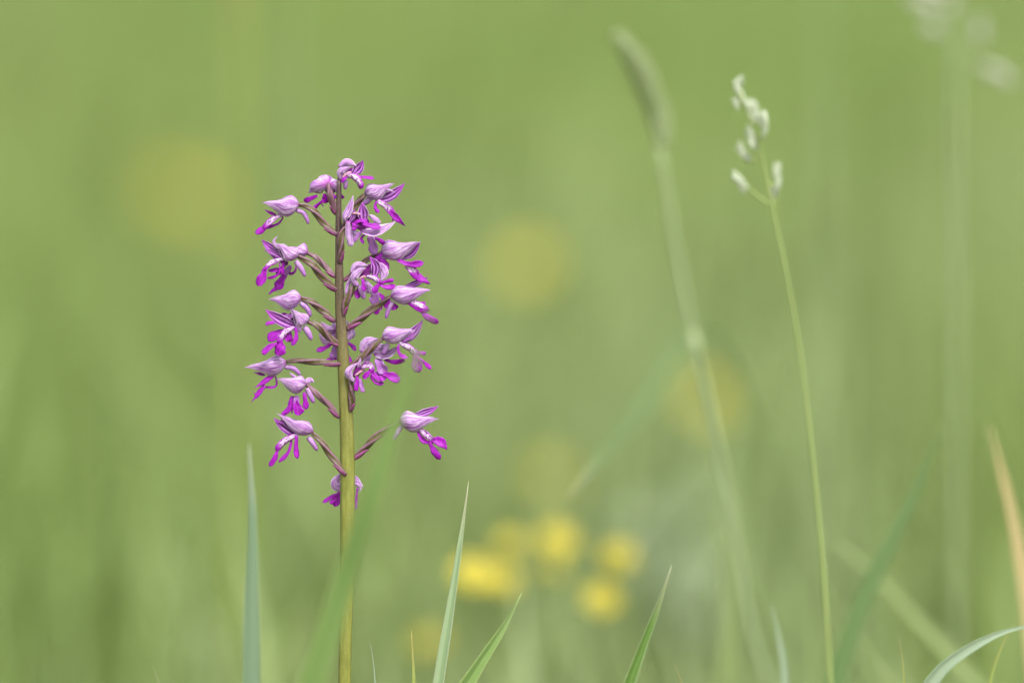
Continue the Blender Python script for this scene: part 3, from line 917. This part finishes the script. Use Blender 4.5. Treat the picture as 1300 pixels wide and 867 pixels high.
for pp in [[(977, 260), (963, 250), (948, 238)], [(980, 264), (984, 258), (984, 250)], [(974, 230), (982, 236), (985, 230)], [(964, 192), (956, 206), (950, 205)], [(961, 178), (967, 172), (971, 166)]]:
    twig(oat, F0, pp, d, 4.0, G_STALK)

# tall faint panicle at the right
d = 0.30
pts = [(1217, 890), (1216, 760), (1215, 560), (1215, 330), (1213, 120), (1212, -40)]
F0 = foot_of(pts, d)
pan = empty('panicle_grass', F0)
tag(pan, 'tall faint blurred grass with grey spikelets cut by the top right edge', 'grass stalk')
stalk_of(pan, F0, pts, d, 9, G_STALKP, taper=.75)
for (x0, y0, x1, y1, wd) in [(1195, 40, 1170, 30, 22), (1185, 8, 1150, 0, 26), (1200, -8, 1165, -14, 24), (1245, 55, 1243, 22, 20), (1258, 88, 1290, 104, 22), (1245, 84, 1272, 96, 18), (1215, 4, 1196, 14, 20)]:
    spikelet(pan, F0, at(x0, y0, d), at(x1, y1, d), SEEDP, wd * MM)
for pp in [[(1213, 60), (1235, 78), (1250, 86)], [(1213, 70), (1235, 66), (1245, 54)], [(1213, 56), (1204, 46), (1195, 40)], [(1212, 20), (1196, 12), (1185, 8)]]:
    twig(pan, F0, pp, d, 3.5, G_STALKP)

# pale far stalks that only show as soft streaks
for (pts, d, wd, mat, lab) in [
        ([(300, 890), (302, 500), (303, 160), (303, -60)], .55, 15, G_YEL, 'very soft yellowish stalk at the top left, above the broad yellow blur'),
        ([(372, 890), (372, 500), (370, 200), (368, -60)], .6, 7, G_STALKP, 'very soft pale stalk at the top, above and left of the orchid tip'),
        ([(1046, 890), (1048, 600), (1047, 300), (1046, -60)], .55, 7, G_STALKP, 'very soft pale stalk between the oat grass and the tall faint panicle'),
        ([(1068, 890), (1070, 700), (1068, 480), (1062, 330)], .55, 5, G_STALKP, 'very soft pale stalk just right of the oat grass stalk')]:
    F0 = foot_of(pts, d)
    o = empty('grass_stalk', F0)
    tag(o, lab, 'grass stalk')
    stalk_of(o, F0, pts, d, wd, mat, taper=.8)

# ------------------------------------------------------------------ buttercups
YEL = mat_simple('buttercup_yellow', (.38, .32, .03), (.47, .41, .05), rough=.3, trans=.2)
YELC = mat_simple('buttercup_centre', (.28, .25, .02), (.40, .34, .03), trans=0)
def buttercup(x, y, d, rad, label, tilt=.5, az=0.0):
    c = at(x, y, d)
    foot = Vector((c.x + random.uniform(-.02, .02), c.y + random.uniform(-.02, .02), 0))
    b = empty('buttercup', foot)
    tag(b, label, 'buttercup', 'yellow buttercups')
    ax = Vector((math.sin(az) * tilt, -math.cos(az) * tilt, 1)).normalized()
    mb = MB()
    tube(mb, [foot, foot.lerp(c, .5) + Vector((random.uniform(-.01, .01), 0, 0)), c - ax * .012, c], lambda u: .0011 * (1 - .3 * u), n=18, m=8)
    mb.build('stem', G_STALK, b, foot)
    s = ax.orthogonal().normalized()
    f = ax.cross(s)
    for i in range(5):
        a = i * 2 * math.pi / 5
        r = s * math.cos(a) + f * math.sin(a)
        mb = MB()
        strap(mb, [c, c + r * rad * .55 + ax * rad * .12, c + r * rad + ax * rad * .42], rad * 1.15, 'lobe', normal=ax, cup=.3, n=8, m=7, thick=.0003, k=random.random() * 9)
        mb.build('petal', YEL, b, foot)
    mb = MB()
    tube(mb, [c - ax * .0005, c + ax * .0015, c + ax * .003], lambda u: rad * .26 * math.sqrt(max(.02, 1 - u * u)), n=6, m=12, ribs=6, depth=.1)
    mb.build('flower_centre', YELC, b, foot)

for (x, y, d, rad, lab, ti) in [
        (600, 735, .36, .0070, 'bright buttercup at the left end of the yellow cluster', .9),
        (640, 742, .38, .0052, 'bright buttercup second from the left end of the yellow cluster', .8),
        (650, 694, .42, .0048, 'buttercup raised above the left end of the yellow cluster', .8),
        (706, 690, .40, .0062, 'topmost buttercup in the middle of the yellow cluster', 1.0),
        (698, 724, .44, .0042, 'buttercup just below the topmost one of the yellow cluster', .7),
        (785, 710, .38, .0054, 'lone buttercup at the right end of the yellow cluster', 1.0),
        (762, 765, .36, .0058, 'lowest buttercup under the right end of the yellow cluster', 1.0),
        (546, 820, .46, .0052, 'dim low buttercup behind the tall pale blade', .7),
        (674, 340, 1.06, .0088, 'far buttercup high between the orchid and the cat tail grass, a soft disc', 1.3),
        (905, 512, .95, .0088, 'far buttercup behind the cat tail grass stalk', 1.2),
        (703, 610, .90, .0072, 'far buttercup directly above the yellow cluster', 1.2),
        (222, 245, 1.55, .0088, 'far buttercup left of the top of the orchid', 1.4),
        (258, 262, 1.60, .0080, 'far buttercup close beside the orchid top, second of the left pair', 1.4)]:
    buttercup(x, y, d, rad, lab, ti, random.uniform(-.4, .4))

# ------------------------------------------------------------------ pale leafy plant
PALE = mat_blade('pale_leaf', (.18, .24, .13), (.25, .30, .19), trans=.2, sv=5)
def leafy(x, y, d, spread, label, n=6):
    c = at(x, y, d)
    foot = Vector((c.x, c.y, 0))
    b = empty('pale_leafy_plant', foot)
    tag(b, label, 'plant')
    mb = MB()
    tube(mb, [foot, foot.lerp(c, .5), c], lambda u: .0014, n=8, m=8)
    mb.build('stem', G_STALKP, b, foot)
    for i in range(n):
        a = i * 2.4 + .3
        r = Vector((math.cos(a), math.sin(a) * .8, .35 + .25 * math.sin(i * 1.7)))
        p0 = foot.lerp(c, .72 + .05 * i)
        mb = MB()
        strap(mb, [p0, p0 + r * spread * .5 + Vector((0, 0, .004)), p0 + r * spread - Vector((0, 0, .004))], spread * .62, 'leaf', normal=Vector((0, -.8, .7)), cup=.2, n=10, m=7, thick=.0003, k=random.random() * 9)
        mb.build('leaf', PALE, b, foot)
leafy(872, 740, .66, .018, 'blurred plant with pale greyish leaves right of the yellow cluster', 7)
leafy(850, 665, .80, .020, 'fainter blurred pale leafy plant above and behind the pale greyish one')

# ------------------------------------------------------------------ ground
def mat_ground():
    m, t, nd, link = nodes('meadow_soil')
    tc = nd('ShaderNodeTexCoord')
    n = nd('ShaderNodeTexNoise')
    n.inputs['Scale'].default_value = 3.0
    n.inputs['Detail'].default_value = 6
    link(tc.outputs['Object'], n.inputs['Vector'])
    c = ramp(t, n.outputs['Fac'], [(.3, (.09, .13, .03)), (.7, (.16, .19, .06))], link)
    n2 = nd('ShaderNodeTexNoise')
    n2.inputs['Scale'].default_value = 120.0
    n2.inputs['Detail'].default_value = 4
    link(tc.outputs['Object'], n2.inputs['Vector'])
    c = mixc(t, link, ramp(t, n2.outputs['Fac'], [(.4, (0, 0, 0)), (.7, (.6, .6, .6))], link), c, (.10, .085, .05))
    finish(t, nd, link, c, .9, 0, .1, n2.outputs['Fac'], .004)
    return m
mb = MB()
S = 1500.0
ed = [-S, -200, -40, -10, -3, -1, 0, 1, 3, 10, 40, 200, S]
V = [(x, y, -.004 if max(abs(x), abs(y)) < 12 else -.004) for y in ed for x in ed]
F = []
L_ = len(ed)
for j in range(L_ - 1):
    for i in range(L_ - 1):
        F.append((j * L_ + i, j * L_ + i + 1, (j + 1) * L_ + i + 1, (j + 1) * L_ + i))
mb.add(V, F, [(0, 0, 0)] * len(V))
g = mb.build('ground', mat_ground())
g['kind'] = 'structure'

# ------------------------------------------------------------------ meadow grass, uncountable
def fnoise(x, y, seed):
    r = np.random.default_rng(seed)
    s = np.zeros_like(x)
    for i in range(9):
        f = r.uniform(1.2, 7.5)
        a = r.uniform(0, 6.283)
        s += np.sin((x * math.cos(a) * 4.5 + y * math.sin(a) * .7) * f + r.uniform(0, 6.283)) / (1 + .12 * f)
    return s / 3.0

def meadow(zones):
    X, Y, H, W = [], [], [], []
    for (x0, x1, y0, y1, dens, h0, h1, w0, w1) in zones:
        n = int((x1 - x0) * (y1 - y0) * dens)
        X.append(rng.uniform(x0, x1, n))
        Y.append(rng.uniform(y0, y1, n))
        H.append(rng.uniform(h0, h1, n))
        W.append(rng.uniform(w0, w1, n))
    X, Y, H, W = map(np.concatenate, (X, Y, H, W))
    N = len(X)
    # blades close to the plane of focus stay below the picture
    zb = np.array([CAM.z - (y - CAM.y) * math.tan(PITCH + math.atan(.06 * 867 / 1300)) for y in Y])
    lim = np.where(Y < .22, zb - .012, np.where(Y < 1.02, zb + .006 + .22 * np.clip((Y - .22) / .8, 0, 1) ** 1.1, 9))
    H = np.where(Y > -1.9, np.minimum(H, np.maximum(lim, .02) * np.where(W > .0075, 1.4, 1) * rng.uniform(.75, 1, N)), H)
    az = rng.uniform(0, 2 * math.pi, N)
    lean = rng.uniform(.05, .6, N)
    fa = az + math.pi / 2 + rng.uniform(-.5, .5, N)
    s = np.array([0, .38, .72, 1.0])
    ww = np.array([1, .92, .6, 0.0])
    verts = np.zeros((N, 7, 3), np.float32)
    k = 0
    for i in range(4):
        cx = X + np.cos(az) * lean * H * s[i] ** 2
        cy = Y + np.sin(az) * lean * H * s[i] ** 2
        cz = H * (s[i] - .22 * lean * s[i] ** 2) - .005
        for sg in ((-1, 1) if i < 3 else (0,)):
            verts[:, k, 0] = cx + sg * np.cos(fa) * W * ww[i] / 2
            verts[:, k, 1] = cy + sg * np.sin(fa) * W * ww[i] / 2
            verts[:, k, 2] = cz
            k += 1
    base_i = (np.arange(N) * 7)[:, None]
    quads = np.concatenate([base_i + np.array([[0, 1, 3, 2]]), base_i + np.array([[2, 3, 5, 4]])], 0)
    tris = base_i + np.array([[4, 5, 6]])
    loops = np.concatenate([quads.ravel(), tris.ravel()]).astype(np.int32)
    starts = np.concatenate([np.arange(len(quads)) * 4, len(quads) * 4 + np.arange(len(tris)) * 3]).astype(np.int32)
    me = bpy.data.meshes.new('meadow_grass')
    me.vertices.add(N * 7)
    me.vertices.foreach_set('co', verts.ravel())
    me.loops.add(len(loops))
    me.loops.foreach_set('vertex_index', loops)
    me.polygons.add(len(starts))
    me.polygons.foreach_set('loop_start', starts)
    me.update(calc_edges=True)
    # each blade its own green: yellow green, grey green, straw, in drifts; near ones painted paler to offset self-shadow
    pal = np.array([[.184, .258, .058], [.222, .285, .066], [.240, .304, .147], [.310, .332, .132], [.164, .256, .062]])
    a = fnoise(X, Y, 3)
    b = fnoise(X, Y, 8)
    r = rng.normal(0, .55, N)
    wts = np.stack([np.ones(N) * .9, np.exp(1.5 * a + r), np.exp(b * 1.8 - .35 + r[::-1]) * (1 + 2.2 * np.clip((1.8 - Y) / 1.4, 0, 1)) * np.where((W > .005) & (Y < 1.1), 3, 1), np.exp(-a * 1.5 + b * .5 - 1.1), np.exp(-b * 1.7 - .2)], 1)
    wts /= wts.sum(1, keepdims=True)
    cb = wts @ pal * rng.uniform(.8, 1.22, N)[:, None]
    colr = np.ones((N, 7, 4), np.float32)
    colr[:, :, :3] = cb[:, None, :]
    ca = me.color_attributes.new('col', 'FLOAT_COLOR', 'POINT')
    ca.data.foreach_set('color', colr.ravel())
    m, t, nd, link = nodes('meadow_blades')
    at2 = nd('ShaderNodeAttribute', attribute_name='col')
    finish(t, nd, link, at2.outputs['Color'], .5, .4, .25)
    me.materials.append(m)
    o = bpy.data.objects.new('meadow_grass', me)
    COL.objects.link(o)
    o['kind'] = 'stuff'
    o['label'] = 'blurred green meadow grass filling the background'
    o['category'] = 'grass'

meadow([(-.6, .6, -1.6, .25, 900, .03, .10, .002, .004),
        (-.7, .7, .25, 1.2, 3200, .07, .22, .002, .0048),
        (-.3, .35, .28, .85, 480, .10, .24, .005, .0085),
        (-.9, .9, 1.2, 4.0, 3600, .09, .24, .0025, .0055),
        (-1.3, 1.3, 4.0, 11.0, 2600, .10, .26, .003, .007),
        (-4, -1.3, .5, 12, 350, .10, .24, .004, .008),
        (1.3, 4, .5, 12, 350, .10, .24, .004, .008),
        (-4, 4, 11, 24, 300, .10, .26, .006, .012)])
